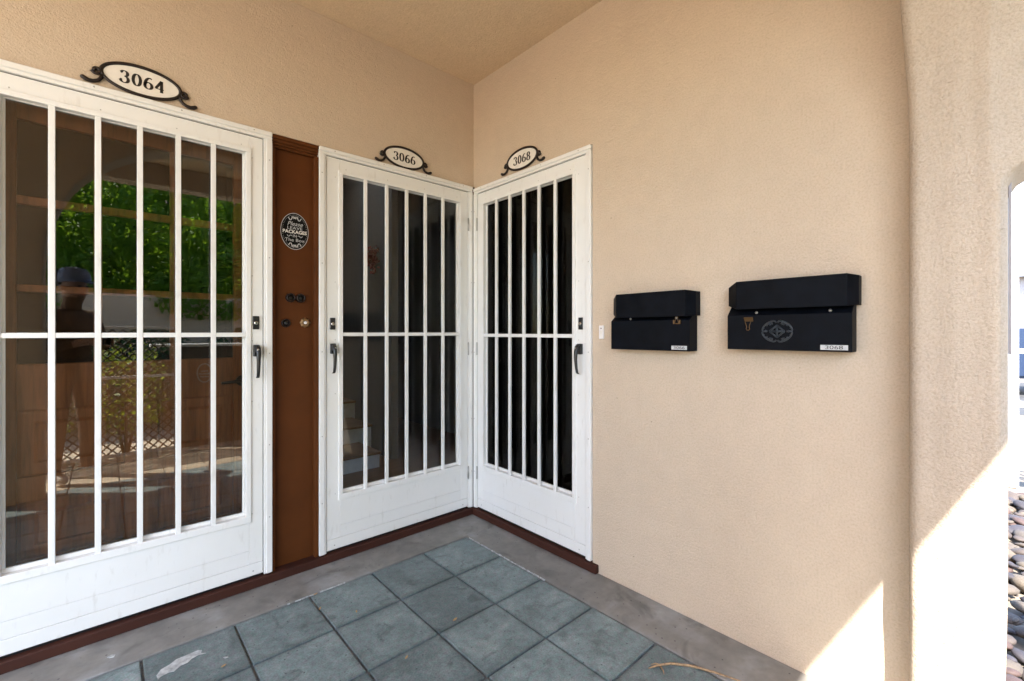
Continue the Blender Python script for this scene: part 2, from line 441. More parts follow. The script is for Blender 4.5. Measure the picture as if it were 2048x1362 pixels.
# ------------------------------------------------------------------ plants in front of the porch
def leaves(name, mat, parent, boxf, n, size, seed, squash=.55):
    rn = random.Random(seed); V = []; F = []
    for _ in range(n):
        c = Vector(boxf(rn)); d = Vector((rn.gauss(0, 1), rn.gauss(0, 1), rn.gauss(.3, 1))).normalized()
        e = d.orthogonal().normalized(); e.rotate(Matrix.Rotation(rn.uniform(0, 6.28), 3, d)); g = d.cross(e)
        L = size * rn.uniform(.6, 1.3); W = L * squash
        b = len(V); V += [c - e * L / 2, c + g * W / 2 + d * L * .08, c + e * L / 2, c - g * W / 2 + d * L * .08]; F += [(b, b + 1, b + 2), (b, b + 2, b + 3)]
    me = bpy.data.meshes.new(name); o0 = Vector(parent['o'])
    me.from_pydata([v - o0 for v in V], [], F); me.materials.append(M[mat])
    o = bpy.data.objects.new(name, me); col.objects.link(o); o.parent = parent; return o
def limb(parent, pts, r0, r1, name='trunk'):
    n = len(pts); MB().tube(pts, [r0 + (r1 - r0) * k / (n - 1) for k in range(n)], 7).build(name, 'lattice', parent, True)
rt_ = thing('retaining_wall', (-1.5, -6, gz), 'stucco retaining wall under the tall hedge, mirrored in the 3064 glass', 'wall')
MB().box((-3.4, -6.3, gz), (1.3, -6.0, 1.72), .01).build('wall_body', 'stucco', rt_)
hedge = thing('hedge', (-1.5, -6.3, 1.7), 'tall dense green hedge on the retaining wall, mirrored in the 3064 glass', 'hedge')
def hb(rn):
    x = rn.uniform(-3.3, 1.2); z = 1.45 + rn.random() ** .9 * 2.2
    lump = .20 * math.sin(x * 2.1 + z * 1.3) + .15 * math.sin(x * 4.7 - z * 3.9) + .09 * math.sin(x * 9 + z * 7)
    return (x, -6.10 + lump - rn.random() ** 1.5 * .42 + (.18 if z < 1.75 else 0), z + .10 * math.sin(x * 3))
leaves('foliage', 'leaf', hedge, hb, 18000, .10, 11)
leaves('inner_foliage', 'leaf', hedge, lambda rn: (rn.uniform(-3.3, 1.2), rn.uniform(-7.1, -6.65), rn.uniform(1.2, 3.65)), 1500, .16, 12)
MB().box((-4.2, -8.3, gz), (2.2, -7.9, 4.0), .12, 2).build('gap_backing', 'dark_backing', hedge)  # dark box added behind the hedge so its gaps show dark, not sky
leaves('back_foliage', 'leaf', hedge, lambda rn: (rn.uniform(-4.2, 2.2), rn.uniform(-7.92, -7.75), rn.uniform(.6, 4.1)), 6000, .15, 13)
for k in range(5): limb(hedge, [(-2.9 + k * .95, -6.55, 1.3), (-2.8 + k * .95, -6.6, 2.4), (-3.0 + k * .95, -6.5, 3.6)], .05, .015, 'stem')
def bush(x, y, rx, rz, z0, mat, n, size, label, seed, cat='shrub', grp='low shrubs by the path'):
    b = thing('shrub', (x, y, gz), label, cat, grp)
    def f(rn):
        while True:
            p = (rn.uniform(-1, 1), rn.uniform(-1, 1), rn.uniform(-1, 1)); d = p[0] ** 2 + p[1] ** 2 + p[2] ** 2
            if .25 < d < 1 + .15 * math.sin(p[0] * 6 + p[2] * 5 + seed): break
        return (x + p[0] * rx, y + p[1] * rx * .7, z0 + p[2] * rz)
    leaves('crown', mat, b, f, n, size, seed)
    for k in range(4): limb(b, [(x, y, gz), (x + .1 * math.cos(k * 1.6), y + .1 * math.sin(k * 1.6), z0 - rz * .4), (x + rx * .5 * math.cos(k * 1.6), y + rx * .3 * math.sin(k * 1.6), z0 + rz * .3)], .016, .005)
bush(-1.4, -5.4, .8, .62, .62, 'leaf_teal', 2600, .08, 'dark shrub left of centre in front of the retaining wall', 21)
bush(-.1, -5.4, .8, .62, .62, 'leaf_teal', 2600, .08, 'dark shrub right of centre in front of the retaining wall', 22)
bush(-2.9, -5.4, .8, .62, .6, 'leaf_teal', 2600, .08, 'dark shrub at the left in front of the retaining wall', 23)
bush(1.4, -5.4, .8, .62, .6, 'leaf_teal', 2600, .08, 'dark shrub at the right in front of the retaining wall', 24)
bush(-1.62, -3.62, .36, .5, .62, 'leaf_light', 420, .085, 'pale leafy shrub growing behind the wide lattice panel', 25)
bush(-2.25, -3.62, .36, .5, .62, 'leaf_light', 420, .085, 'pale leafy shrub behind the far left of the lattice panel', 26)
bush(-.32, -3.62, .34, .48, .58, 'leaf_light', 380, .085, 'pale leafy shrub behind the short lattice panel', 27)

# ------------------------------------------------------------------ screen doors and their frames
ZT_, DT, GT, GLT, BAR, GLB, GB, SW, DB = 2.124, 2.0836, 2.026, 2.006, 1.168, .333, .303, .108, .054
def screw(P, u, v, z, parent, r=.0032):
    m = MB()
    c = P(u, v, z); ax = P(u, v + 1, z) - c
    m.lathe(c, ax, [(r, -.001), (r, .0006), (r * .6, .0014), (0, .0015)], 8); m.build('screw', 'steel', parent)

def door_frame(P, W, top, base, label):
    t = thing('door_surround', base, label, 'door frame', 'white door surrounds')
    for side, u0, u1, uo in (('h', 0, .022, .022), ('l', W - .026, W, W - .026)):
        m = MB(P); m.box((u0, -.02, .046), (u1, .013, top - .0365), .002)
        m.build('jamb', 'white', t)
        m = MB(P)
        if side == 'h': m.box((.0225, -.02, .046), (.0292, .008, top - .0365), .001)
        else: m.box((W - .0352, -.02, .046), (W - .0265, .008, top - .0365), .001)
        m.build('stop_strip', 'white', t)
    MB(P).box((0, -.02, top - .022), (W, .015, top), .003).build('head', 'white', t)
    MB(P).box((0, -.02, top - .036), (W, .011, top - .0225), .0015).build('head_strip', 'white', t)
    MB(P).box((.0293, -.020, .06), (.0345, -.006, top - .0395)).build('weatherstrip', 'black', t)
    MB(P).box((W - .0405, -.020, .06), (W - .0353, -.006, top - .0395)).build('weatherstrip', 'black', t)
    MB(P).box((.0293, -.020, top - .0415), (W - .0353, -.0055, top - .0362)).build('weatherstrip', 'black', t)
    for z in (.28, .62, 1.05, 1.5, 1.96):
        screw(P, .011, .013, z, t); screw(P, W - .013, .013, z + .03, t)
    for k in range(4): screw(P, W * (.08 + .28 * k), .015, top - .011, t)
    return t

def screen_door(P, W, dz, base, gmat, label, shift=0, hinge_show=True):
    t = thing('screen_door', base, label, 'door', 'white barred screen doors')
    d0, d1 = .0330, W - .0390             # leaf edges
    g0, g1 = .078 + shift, W - .100 + shift            # glass trim, outside
    a0, a1 = .098 + shift, W - .122 + shift            # opening
    dt, gt, glt, bar, glb, gb, sw, db = [z + dz * (z / 2.1) for z in (DT, GT, GLT, BAR, GLB, GB, SW, DB)]
    bk, fr = -.030, .002                 # leaf thickness
    B = .0012
    MB(P).box((d0, bk, sw + .0015), (g0 + .008, fr, dt), B).build('stile', 'white', t)
    MB(P).box((g1 - .008, bk, sw + .0015), (d1, fr, dt), B).build('stile', 'white', t)
    MB(P).box((g0 + .0083, bk, gt - .008), (g1 - .0083, fr, dt), B).build('top_rail', 'white', t)
    MB(P).box((g0 + .0083, bk, .172), (g1 - .0083, fr, gb + .008), .0008).build('kick_panel', 'white', t)
    MB(P).box((g0 + .0083, bk, sw + .0015), (g1 - .0083, fr, .1712), .0008).build('bottom_rail', 'white', t)
    MB(P).box((d0, bk, db), (d1, fr + .0012, sw), .0015).build('sweep', 'white', t)
    MB(P).box((d0 + .004, bk, db - .014), (d1 - .004, fr - .010, db + .002)).build('sweep_brush', 'black', t)
    # raised trim round the opening
    v1 = fr + .007
    for a, b in (((g0, g1), (gb, glb)), ((g0, g1), (glt, gt))):
        MB(P).box((a[0], bk, b[0]), (a[1], v1, b[1]), .0022, 2).build('glass_trim', 'white', t)
    for a in ((g0, a0), (a1, g1)):
        MB(P).box((a[0], bk, glb + .0002), (a[1], v1 - .0003, glt - .0002), .0022, 2).build('glass_trim', 'white', t)
    # insert frame behind the bars, then the pane
    for a, b in (((a0, a1), (glb + .0003, glb + .016)), ((a0, a1), (glt - .004, glt - .0003))):
        MB(P).box((a[0] + .0003, bk + .002, b[0]), (a[1] - .0003, -.016, b[1]), .001).build('insert_frame', 'white', t)
    for a in ((a0 + .0003, a0 + .009), (a1 - .009, a1 - .0003)):
        MB(P).box((a[0], bk + .002, glb + .0165), (a[1], -.0162, glt - .0045), .001).build('insert_frame', 'white', t)
    MB(P).box((a0 + .002, -.0255, glb + .002), (a1 - .002, -.0215, glt - .002)).build('glass_pane', gmat, t)
    # bars
    bw = .0094; n = 5; sp = (a1 - a0) / (n + 1)
    for k in range(n):
        u = a0 + sp * (k + 1)
        MB(P).box((u - bw, -.006, glb - .002), (u + bw, .0065, glt + .002), .0018, 2).build('bar', 'white', t)
    for k in range(n + 1):
        ua = a0 + sp * k + (bw + .0002 if k else .0002); ub = a0 + sp * (k + 1) - (bw + .0002 if k < n else .0002)
        MB(P).box((ua, -.005, bar - .0095), (ub, .0055, bar + .0095), .0015).build('cross_bar', 'white', t)
    # lock and pull handle near the latch side
    ul = W - .068
    lk = MB(P).box((ul - .0135, fr, 1.193), (ul + .0135, fr + .007, 1.254), .002).build('lock_plate', 'black', t)
    c = P(ul, fr + .0072, 1.222); ax = P(ul, 1, 0) - P(ul, 0, 0)
    MB().lathe(c, ax, [(.0085, -.001), (.0085, .002), (.0065, .0034), (0, .0036)], 16).build('lock_cylinder', 'silver', lk)
    MB(P).box((ul - .001, fr + .0106, 1.217), (ul + .001, fr + .0112, 1.228)).build('keyhole', 'black', lk)
    hd = MB(P).box((ul - .0125, fr, 1.068), (ul + .0125, fr + .020, 1.121), .003, 2).build('handle_base', 'black', t)
    m = MB(P)
    uh = ul + .002
    prof = [(1.118, .030, .010, .006), (1.105, .040, .0105, .008), (1.08, .046, .010, .0085), (1.04, .047, .0085, .0075), (1.00, .042, .0075, .0065), (.978, .036, .0070, .006), (.970, .028, .0075, .006), (.968, .018, .0085, .005)]
    m.loft([[(uh + hu * math.cos(q), vv + hv * math.sin(q), zz) for q in (2 * math.pi * k / 12 for k in range(12))] for zz, vv, hu, hv in prof])
    m.build('handle_grip', 'black', hd, True)
    MB(P).box((uh - .0085, fr + .004, 1.086), (uh + .0085, .042, 1.112), .003, 2).build('handle_neck', 'black', hd)
    c = P(uh - .002, .0475, 1.098)
    MB().lathe(c, ax, [(.0055, -.002), (.0055, .001), (.004, .002), (0, .0022)], 12).build('thumb_button', 'steel', hd)
    if hinge_show:
        for z in (1.875, 1.073, .273):
            h = MB(P).box((.0255, fr, z - .040), (.034, .0045, z + .040), .0008).build('hinge', 'steel', t)
            m = MB(); m.lathe(P(.0305, .0075, z - .041), (0, 0, 1), [(.0038, 0), (.0038, .082)], 8); m.build('hinge_pin', 'steel', h, True)
    for u, z in ((d0 + .04, .075), (d1 - .04, .075)): screw(P, u, fr + .0012, z, t, .0035)
    for z in (.34, .86, 1.14, 1.44, 1.985): screw(P, d1 - .044, fr, z, t, .0024)
    for k in range(4): screw(P, g0 + (g1 - g0) * (.05 + .3 * k), fr, gt + .010, t, .0024)
    return t
W1 = .9675
P1 = frame((-1.2015 - W1, 0, 0), (1, 0, 0), (0, -1, 0))
P2 = frame((-.0155, 0, 0), (-1, 0, 0), (0, -1, 0))
P3 = frame((0, -.0146, 0), (0, -1, 0), (-1, 0, 0)); W3 = .950
door_frame(P1, W1, 2.124, (-1.68, 0, 0), 'white metal door surround at the far left, beside the brown panel')
door_frame(P2, .9695, 2.124, (-.5, 0, 0), 'white metal door surround between the brown panel and the corner')
door_frame(P3, W3, 2.110, (0, -.49, 0), 'white metal door surround beside the small doorbell on the right wall')
screen_door(P1, W1, 0, (-1.68, 0, 0), 'glass_clear', 'white barred screen door under plaque 3064, garden mirrored in its glass', .0125)
screen_door(P2, .9695, 0, (-.5, 0, 0), 'glass_hall', 'white barred screen door under plaque 3066 with stairs showing behind')
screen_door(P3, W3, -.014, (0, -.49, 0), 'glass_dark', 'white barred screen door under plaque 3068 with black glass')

# ------------------------------------------------------------------ sills, corner post, brown panel
tag(MB().box((-3.0, -.024, .001), (-.0005, .10, .041), .004, 2).build('door_sill', 'sill_brown'), 'long brown painted sill under the 3064 and 3066 doors', 'sill', 'brown painted door sills')
tag(MB().box((-.026, -1.005, .001), (.10, -.0250, .0405), .004, 2).build('door_sill', 'sill_brown'), 'short chipped brown sill under the 3068 door', 'sill', 'brown painted door sills')
tag(MB().box((-.0150, -.0140, .042), (.03, .03, 2.122), .002).build('corner_post', 'sill_brown'), 'thin dark brown post in the corner between the 3066 and 3068 doors', 'post')
bp = thing('wood_panel', (-1.093, .03, .041), 'brown painted wooden panel between the 3064 and 3066 doors', 'panel')
MB(WA).box((-1.2012, -.12, .042), (-.9855, -.032, 2.122)).build('board', 'brown', bp)
MB(WA).box((-1.2010, -.0318, .042), (-1.187, .001, 2.066), .002).build('side_trim', 'brown', bp)
MB(WA).box((-1.004, -.0318, .042), (-.9858, .004, 2.066), .002).build('side_trim', 'brown', bp)
MB(WA).box((-1.1868, -.0318, .042), (-1.180, -.022, 2.066), .002).build('bead', 'brown', bp)
for k, (z0, z1, v) in enumerate(((2.0665, 2.078, -.012), (2.0785, 2.089, -.004), (2.0895, 2.104, .002), (2.1045, 2.122, .007))):
    MB(WA).box((-1.2009, -.0318, z0), (-.9859, v, z1), .0025, 2).build('head_moulding', 'brown', bp)

def disc(name, u, z, prof, mat, parent=None, v=-.032, n=22):
    return MB().lathe(WA(u, v, z), (0, -1, 0), prof, n).build(name, mat, parent, True, origin=None if parent is not None else WA(u, v, z))
for u, lab in ((-1.1105, 'left black ring of the touching pair on the brown panel'), (-1.0633, 'right black ring of the touching pair on the brown panel')):
    t = thing('lock_ring', WA(u, -.032, 1.3495), lab, 'lock', 'black rings on the brown panel')
    disc('ring', u, 1.3495, [(.0225, 0), (.0225, .010), (.0205, .016), (.0165, .018), (.0145, .012), (.0145, .006)], 'bronze', t)
    disc('hollow', u, 1.3495, [(.0143, .003), (.0143, .0062), (0, .0064)], 'digit', t)
t = thing('doorbell_button', WA(-1.1313, -.032, 1.2240), 'dark round bell push at the left under the black rings', 'doorbell', 'round bells on the brown panel')
disc('ring', -1.1313, 1.224, [(.021, 0), (.021, .006), (.018, .010), (.0155, .008), (.0155, .004)], 'bronze', t)
disc('button', -1.1313, 1.224, [(.0105, .002), (.0105, .012), (.008, .0145), (0, .015)], 'black', t)
t = thing('doorbell_button', WA(-1.0413, -.032, 1.2271), 'scalloped bronze bell push with a pale centre on the brown panel', 'doorbell', 'round bells on the brown panel')
m = MB(); c0 = WA(-1.0413, -.032, 1.2271)
def scal(rad, h): return [tuple(c0 + Vector((math.cos(a) * rad * (1 + .07 * math.cos(8 * a)), -h, math.sin(a) * rad * (1 + .07 * math.cos(8 * a))))) for a in (2 * math.pi * k / 48 for k in range(48))]
m.loft([scal(.024, 0), scal(.024, .004), scal(.019, .009), scal(.011, .010), scal(.009, .007)]); m.build('rosette', 'brass', t, True)
disc('button', -1.0413, 1.2271, [(.0075, .004), (.0075, .010), (.005, .0125), (0, .013)], 'bellwhite', t)

# ------------------------------------------------------------------ lettering
def stroke_pts(path, thick, thin, f, mb, v, closed=False, n_per=1):
    """pen stroke: wide where the path runs upright, thin where it runs level; a strip of raised quads"""
    n = len(path); L = []; Rr = []
    for i, p in enumerate(path):
        a = path[(i - 1) % n] if closed else path[max(i - 1, 0)]; b = path[(i + 1) % n] if closed else path[min(i + 1, n - 1)]
        dx, dz = b[0] - a[0], b[1] - a[1]; q = math.hypot(dx, dz) or 1; dx /= q; dz /= q
        wd = thin + (thick - thin) * abs(dz) ** 1.6
        L.append((p[0] - dz * wd / 2, p[1] + dx * wd / 2)); Rr.append((p[0] + dz * wd / 2, p[1] - dx * wd / 2))
    rng = range(n if closed else n - 1)
    top = [[mb.bm.verts.new(Vector(f(q, v + .0012))) for q in s] for s in (L, Rr)]
    bot = [[mb.bm.verts.new(Vector(f(q, v))) for q in s] for s in (L, Rr)]
    for i in rng:
        j = (i + 1) % n
        mb.bm.faces.new((top[0][i], top[0][j], top[1][j], top[1][i]))
        mb.bm.faces.new((top[0][i], bot[0][i], bot[0][j], top[0][j])); mb.bm.faces.new((top[1][i], top[1][j], bot[1][j], bot[1][i]))
def ell(cx, cz, rx, rz, a0, a1, n=26):
    return [(cx + rx * math.cos(R(a0 + (a1 - a0) * k / n)), cz + rz * math.sin(R(a0 + (a1 - a0) * k / n))) for k in range(n + 1)]
def blob(cx, cz, r): return [(cx + r * math.cos(2 * math.pi * k / 12), cz + r * math.sin(2 * math.pi * k / 12)) for k in range(12)]
def numeral(ch):
    """strokes in a box 0..0.62 wide, 0..1 high"""
    if ch == '0': return [(ell(.31, .5, .235, .475, 0, 360)[:-1], True)], []
    if ch == '3': return [(ell(.28, .755, .20, .22, 165, -90), False), (ell(.27, .265, .25, .265, 90, -170), False)], [(.09, .80, .065), (.06, .22, .075)]
    if ch == '6': return [(ell(.31, .29, .235, .27, 0, 360)[:-1], True), ([(.076, .29), (.085, .45), (.125, .62), (.20, .79), (.31, .92), (.43, .965), (.50, .955)], False)], [(.50, .905, .055)]
    if ch == '8': return [(ell(.31, .755, .185, .22, 0, 360)[:-1], True), (ell(.31, .265, .235, .25, 0, 360)[:-1], True)], []
    if ch == '4': return [([(.44, .0), (.44, .3), (.44, .6), (.44, .97)], False), ([(.44, .97), (.30, .72), (.16, .48), (.03, .27)], False), ([(.03, .27), (.25, .27), (.45, .27), (.60, .27)], False), ([(.32, .015), (.44, .015), (.56, .015)], False)], []
def number(text, f, h, v, mat, parent, pitch=.76, thick=.215, thin=.06):
    x = -(len(text) - 1) * pitch * h / 2 - .31 * h
    for ch in text:
        mb = MB(); S, Bl = numeral(ch)
        for path, cl in S:
            stroke_pts([(x + p[0] * h, p[1] * h - h / 2) for p in path], thick * h, thin * h, f, mb, v, cl)
        for bx, bz, br in Bl:
            mb.bm.faces.new([mb.bm.verts.new(Vector(f(q, v + .00125))) for q in blob(x + bx * h, bz * h - h / 2, br * h)])
        mb.build('digit', mat, parent); x += pitch * h

def text_mesh(txt, size, place, mat, parent, name='lettering', bold=0, shear=0, wide=1):
    cu = bpy.data.curves.new('t', 'FONT'); cu.body = txt; cu.size = size; cu.align_x = 'CENTER'; cu.align_y = 'CENTER'
    cu.offset = bold; cu.shear = shear; cu.resolution_u = 3
    o = bpy.data.objects.new('t', cu); col.objects.link(o)
    me = bpy.data.meshes.new_from_object(o.evaluated_get(bpy.context.evaluated_depsgraph_get()))
    bpy.data.objects.remove(o)
    o0 = Vector(parent['o'])
    for vv in me.vertices: vv.co = Vector(place(vv.co.x * wide, vv.co.y)) - o0
    me.materials.clear(); me.materials.append(M[mat]); me.name = name
    o = bpy.data.objects.new(name, me); col.objects.link(o); o.parent = parent; return o

# oval sign on the brown panel
st = thing('oval_sign', WA(-1.0897, -.032, 1.680), 'black oval sticker asking to leave packages in the box, on the brown panel', 'sticker')
SC = Vector((-1.0897, 0, 1.680))
def onS(x, z, v=-.0296): return WA(SC.x + x, v, SC.z + z)
def oval(rx, rz, v0, v1, n=48): 
    return [[tuple(onS(rx * math.cos(2 * math.pi * k / n), rz * math.sin(2 * math.pi * k / n), v)) for k in range(n)] for v in (v0, v1)]
MB().loft(oval(.0655, .0905, -.0319, -.0306)).build('rim', 'label', st)
MB().loft(oval(.0630, .0880, -.0312, -.0302)).build('plate', 'sticker_black', st)
m = MB()
for k in range(56):
    a = 2 * math.pi * k / 56; m.lathe(onS(.0565 * math.cos(a), .0805 * math.sin(a), -.0303), (0, -1, 0), [(.0013, 0), (.0013, .0004)], 6)
tag(m.build('dotted_border', 'label', st), kind='stuff')
text_mesh('Please', .029, lambda x, y: onS(x, .036 + y), 'label', st, shear=.35)
text_mesh('LEAVE', .021, lambda x, y: onS(x, .015 + y), 'label', st, wide=1.25)
text_mesh('PACKAGES', .023, lambda x, y: onS(x, -.004 + y), 'cream', st, bold=.0006, wide=1.0)
text_mesh('IN', .020, lambda x, y: onS(x, -.024 + y), 'label', st)
text_mesh('The Box', .023, lambda x, y: onS(x, -.044 + y), 'label', st, wide=1.15)
m = MB()
fS = lambda q, v: tuple(onS(q[0], q[1], v))
for sx in (-1, 1):
    for sz, zc in ((1, .063), (-1, -.068)):
        stroke_pts([(sx * (.003 + .028 * k / 14), zc + sz * (.007 * math.sin(k * .55) - .004 * k / 14)) for k in range(15)], .0045, .0018, fS, m, -.0303)
        stroke_pts([(sx * (.008 + .007 * math.cos(k * .5)), zc + sz * (.004 + .006 * math.sin(k * .5))) for k in range(10)], .003, .0015, fS, m, -.0303)
    stroke_pts([(sx * (.014 + .022 * k / 12), -.024 + .004 * math.sin(k * .6)) for k in range(13)], .003, .0013, fS, m, -.0303)
tag(m.build('flourish', 'label', st), kind='stuff')

# ------------------------------------------------------------------ house number plaques
def plaque(P, u, z, text, label):
    base = P(u, 0, z); t = thing('number_plaque', base, label, 'plaque', 'oval house number plaques')
    f = lambda q, v: tuple(P(u + q[0], v, z + q[1]))
    def ov(rx, rz, v, n=56): return [f((rx * math.cos(2 * math.pi * k / n), rz * math.sin(2 * math.pi * k / n)), v) for k in range(n)]
    RX, RZ = .129, .0615
    m = MB(); rings = []
    for k in range(9):
        a = 2 * math.pi * k / 8
        rings.append(ov(RX - .005 + .0068 * math.cos(a), RZ - .005 + .0068 * math.sin(a + math.pi / 2), .008 + .006 * math.sin(a)))
    m.loft(rings, caps=False); m.build('rim', 'bronze', t, True)
    MB().loft([ov(RX - .004, RZ - .004, .002), ov(RX - .004, RZ - .004, .008)]).build('plate', 'cream', t)
    number(text, f, .0475, .008, 'digit', t)
    for s in (-1, 1):
        # curl beside the oval
        m = MB(); pts = []
        for k in range(16):
            a = R(200 + 26 * k); rr_ = .0140 - .0006 * k
            pts.append(f((s * (.137 + rr_ * math.cos(a) * -1), -.010 + rr_ * math.sin(a) + .004), .008))
        m.tube(pts, [.0062] * 12 + [.0068, .0072, .0074, .007], 8)
        m.build('scroll', 'bronze', t, True)
        m = MB()
        q = [(.120, -.018), (.124, -.032), (.132, -.043), (.145, -.050), (.158, -.0515), (.168, -.049), (.177, -.044), (.181, -.042)]
        m.tube([f((s * a, b), .008) for a, b in q], [.0066, .0066, .0066, .0066, .0070, .0085, .0080, .0045], 8)
        m.build('tail', 'bronze', t, True)
plaque(WA, -1.677, 2.188, '3064', 'oval plaque reading 3064 above the left screen door')
plaque(WA, -.505, 2.185, '3066', 'oval plaque reading 3066 above the middle screen door')
WBm = WB
plaque(WB, .467, 2.180, '3068', 'oval plaque reading 3068 above the right screen door')

# ------------------------------------------------------------------ letter boxes
def mailbox(u0, u1, z0, zf, zl0, zl1, dep, label, number_text, emblem):
    t = thing('mailbox', WB((u0 + u1) / 2, 0, z0), label, 'mailbox', 'black letter boxes on the wall')
    prof = [(0.001, z0), (dep, z0), (dep, zf), (dep * .30, zl0 + .022), (.001, zl0 + .022)]
    m = MB(WB); m.loft([[(u, v, z) for v, z in prof] for u in (u0, u1)])
    E_ = [e for e in m.bm.edges]; bmesh.ops.bevel(m.bm, geom=E_, offset=.0022, segments=2, affect='EDGES', profile=.5)
    m.build('body', 'mailbox', t)
    m = MB(WB); cl, cr = .045, .022; vb, vf = dep * .6, dep + .018
    a0, a1 = u0 - .006, u1 + .013
    def rect(il, ir, iz, ir_z, v): return [(a0 + il, v, zl0 + iz), (a1 - ir, v, zl0 + ir_z), (a1 - ir, v, zl1 - ir_z), (a0 + il, v, zl1 - iz)]
    m.loft([rect(.0, .0, .016, .004, .002), rect(0, 0, .016, .004, vb), rect(cl, cr, .0, 0, vf)])
    bmesh.ops.bevel(m.bm, geom=list(m.bm.edges), offset=.0015, segments=2, affect='EDGES', profile=.5)
    m.build('lid', 'mailbox', t)
    f = lambda q, v: tuple(WB(q[0], v, q[1]))
    lu1 = u1 - .010; lu0 = lu1 - (.066 if not emblem else .074)
    lb = MB(WB).box((lu0, dep, z0 + .006), (lu1, dep + .0014, z0 + .022), .0005).build('label_strip', 'label', t)
    cu = (lu0 + lu1) / 2
    text_mesh(number_text, .0165, lambda x, y: WB(cu + x, dep + .0017, z0 + .0138 + y), 'digit', lb, wide=1.5)
    for uu in (u0 + .10, u1 - .058):
        MB().lathe(WB(uu, dep * .93, zf + .009), WB(0, 1, .6) - WB(0, 0, 0), [(.005, -.002), (.005, .002), (.003, .004), (0, .0042)], 12).build('rivet', 'steel', t)
    if emblem:
        ec, ez = (u0 + u1) / 2 - .022, (z0 + zf) / 2 + .004
        g = lambda x, z: tuple(WB(ec + x, dep + .0012, ez + z))
        m = MB(); rad = .0030
        for sx in (-1, 1):
            for sz in (-1, 1):
                m.tube([g(sx * .047 * math.cos(a), sz * .037 * math.sin(a)) for a in (R(10 + 7.0 * k) for k in range(10))], rad, 6)
                m.tube([g(sx * (.047 - .007 + .007 * math.cos(a)), sz * (.010 + .006 * math.sin(a) - .004)) for a in (R(-150 + 30 * k) for k in range(9))], rad * .9, 6)
                m.tube([g(sx * (.010 + .007 * math.cos(a)), sz * (.030 + .006 * math.sin(a))) for a in (R(-60 + 30 * k) for k in range(9))], rad * .9, 6)
                m.tube([g(sx * (.026 + .006 * math.cos(a)), sz * (.021 + .006 * math.sin(a))) for a in (R(-30 + 30 * k) for k in range(8))], rad * .9, 6)
                m.tube([g(0, sz * .021), g(sx * .012, sz * .010), g(sx * .024, 0)], rad, 6)
        m.tube([g(-.018, 0), g(.018, 0)], rad * 1.1, 6); m.tube([g(0, -.015), g(0, .015)], rad * 1.1, 6)
        m.tube([g(-.047, 0), g(-.030, 0)], rad, 6); m.tube([g(.030, 0), g(.047, 0)], rad, 6)
        tag(m.build('emblem', 'emblem', t, True), kind='stuff')
    return t
mailbox(1.127, 1.500, 1.1025, 1.229, 1.243, 1.349, .070, 'smaller-looking black letter box nearer the doors, marked 3066', '3066', False)
mailbox(1.645, 2.0246, 1.1165, 1.241, 1.262, 1.364, .065, 'black letter box with a raised round emblem, marked 3068', '3068', True)

def clip(u, z, v, up, label):
    t = thing('binder_clip', WB(u, v, z), label, 'clip', 'bronze binder clips on the letter boxes')
    w_, h_ = .0145, .016
    m = MB(WB)
    if up:   # handles folded up against the box front: bent sheet seen from its mouth
        m.box((u - w_, v, z - h_ / 2), (u - w_ + .004, v + .012, z + h_ / 2), .0008)
        m.box((u + w_ - .004, v, z - h_ / 2), (u + w_, v + .012, z + h_ / 2), .0008)
        m.box((u - w_, v, z - h_ / 2), (u + w_, v + .003, z - h_ / 2 + .003), .0006)
    else:
        m.loft([[(u - w_, v, z - h_ / 2), (u - w_, v + .010, z + h_ / 2 - .002), (u - w_, v + .002, z + h_ / 2)], [(u + w_, v, z - h_ / 2), (u + w_, v + .010, z + h_ / 2 - .002), (u + w_, v + .002, z + h_ / 2)]])
    m.build('clip_body', 'clip', t)
    s = 1 if up else -1
    z1 = z - h_ / 2 if up else z - h_ / 2
    prof = [(-.010, 0), (-.006, .012), (-.004, .020), (-.006, .026), (-.003, .031), (.003, .031), (.006, .026), (.004, .020), (.006, .012), (.010, 0)]
    m = MB(WB); m.tube([(u + a, v + .010, (z1 + .001 if up else z1) + s * b) for a, b in prof], .0011, 6)
    m.build('wire_handle', 'clip', t, True)
clip(1.452, 1.221, .0725, True, 'bronze binder clip with its wire up, on the letter box marked 3066')
clip(1.722, 1.226, .0670, False, 'bronze binder clip hanging wire down on the emblem letter box')

t = thing('doorbell', WB(1.0256, 0, 1.1794), 'small white rectangular doorbell on the wall beside the 3068 door', 'doorbell')
MB(WB).box((1.0125, 0, 1.147), (1.0390, .009, 1.212), .002, 2).build('case', 'bellwhite', t)
MB(WB).box((1.0205, .0091, 1.157), (1.0310, .0125, 1.186), .002, 2).build('button', 'cream', t)
MB().lathe(WB(1.0257, .009, 1.198), WB(0, 1, 0), [(.0032, 0), (.0032, .001), (0, .0012)], 10).build('eye', 'digit', t)

# ------------------------------------------------------------------ behind the doors
def room(name, a, b, mats, open_face, kind='structure'):
    pass
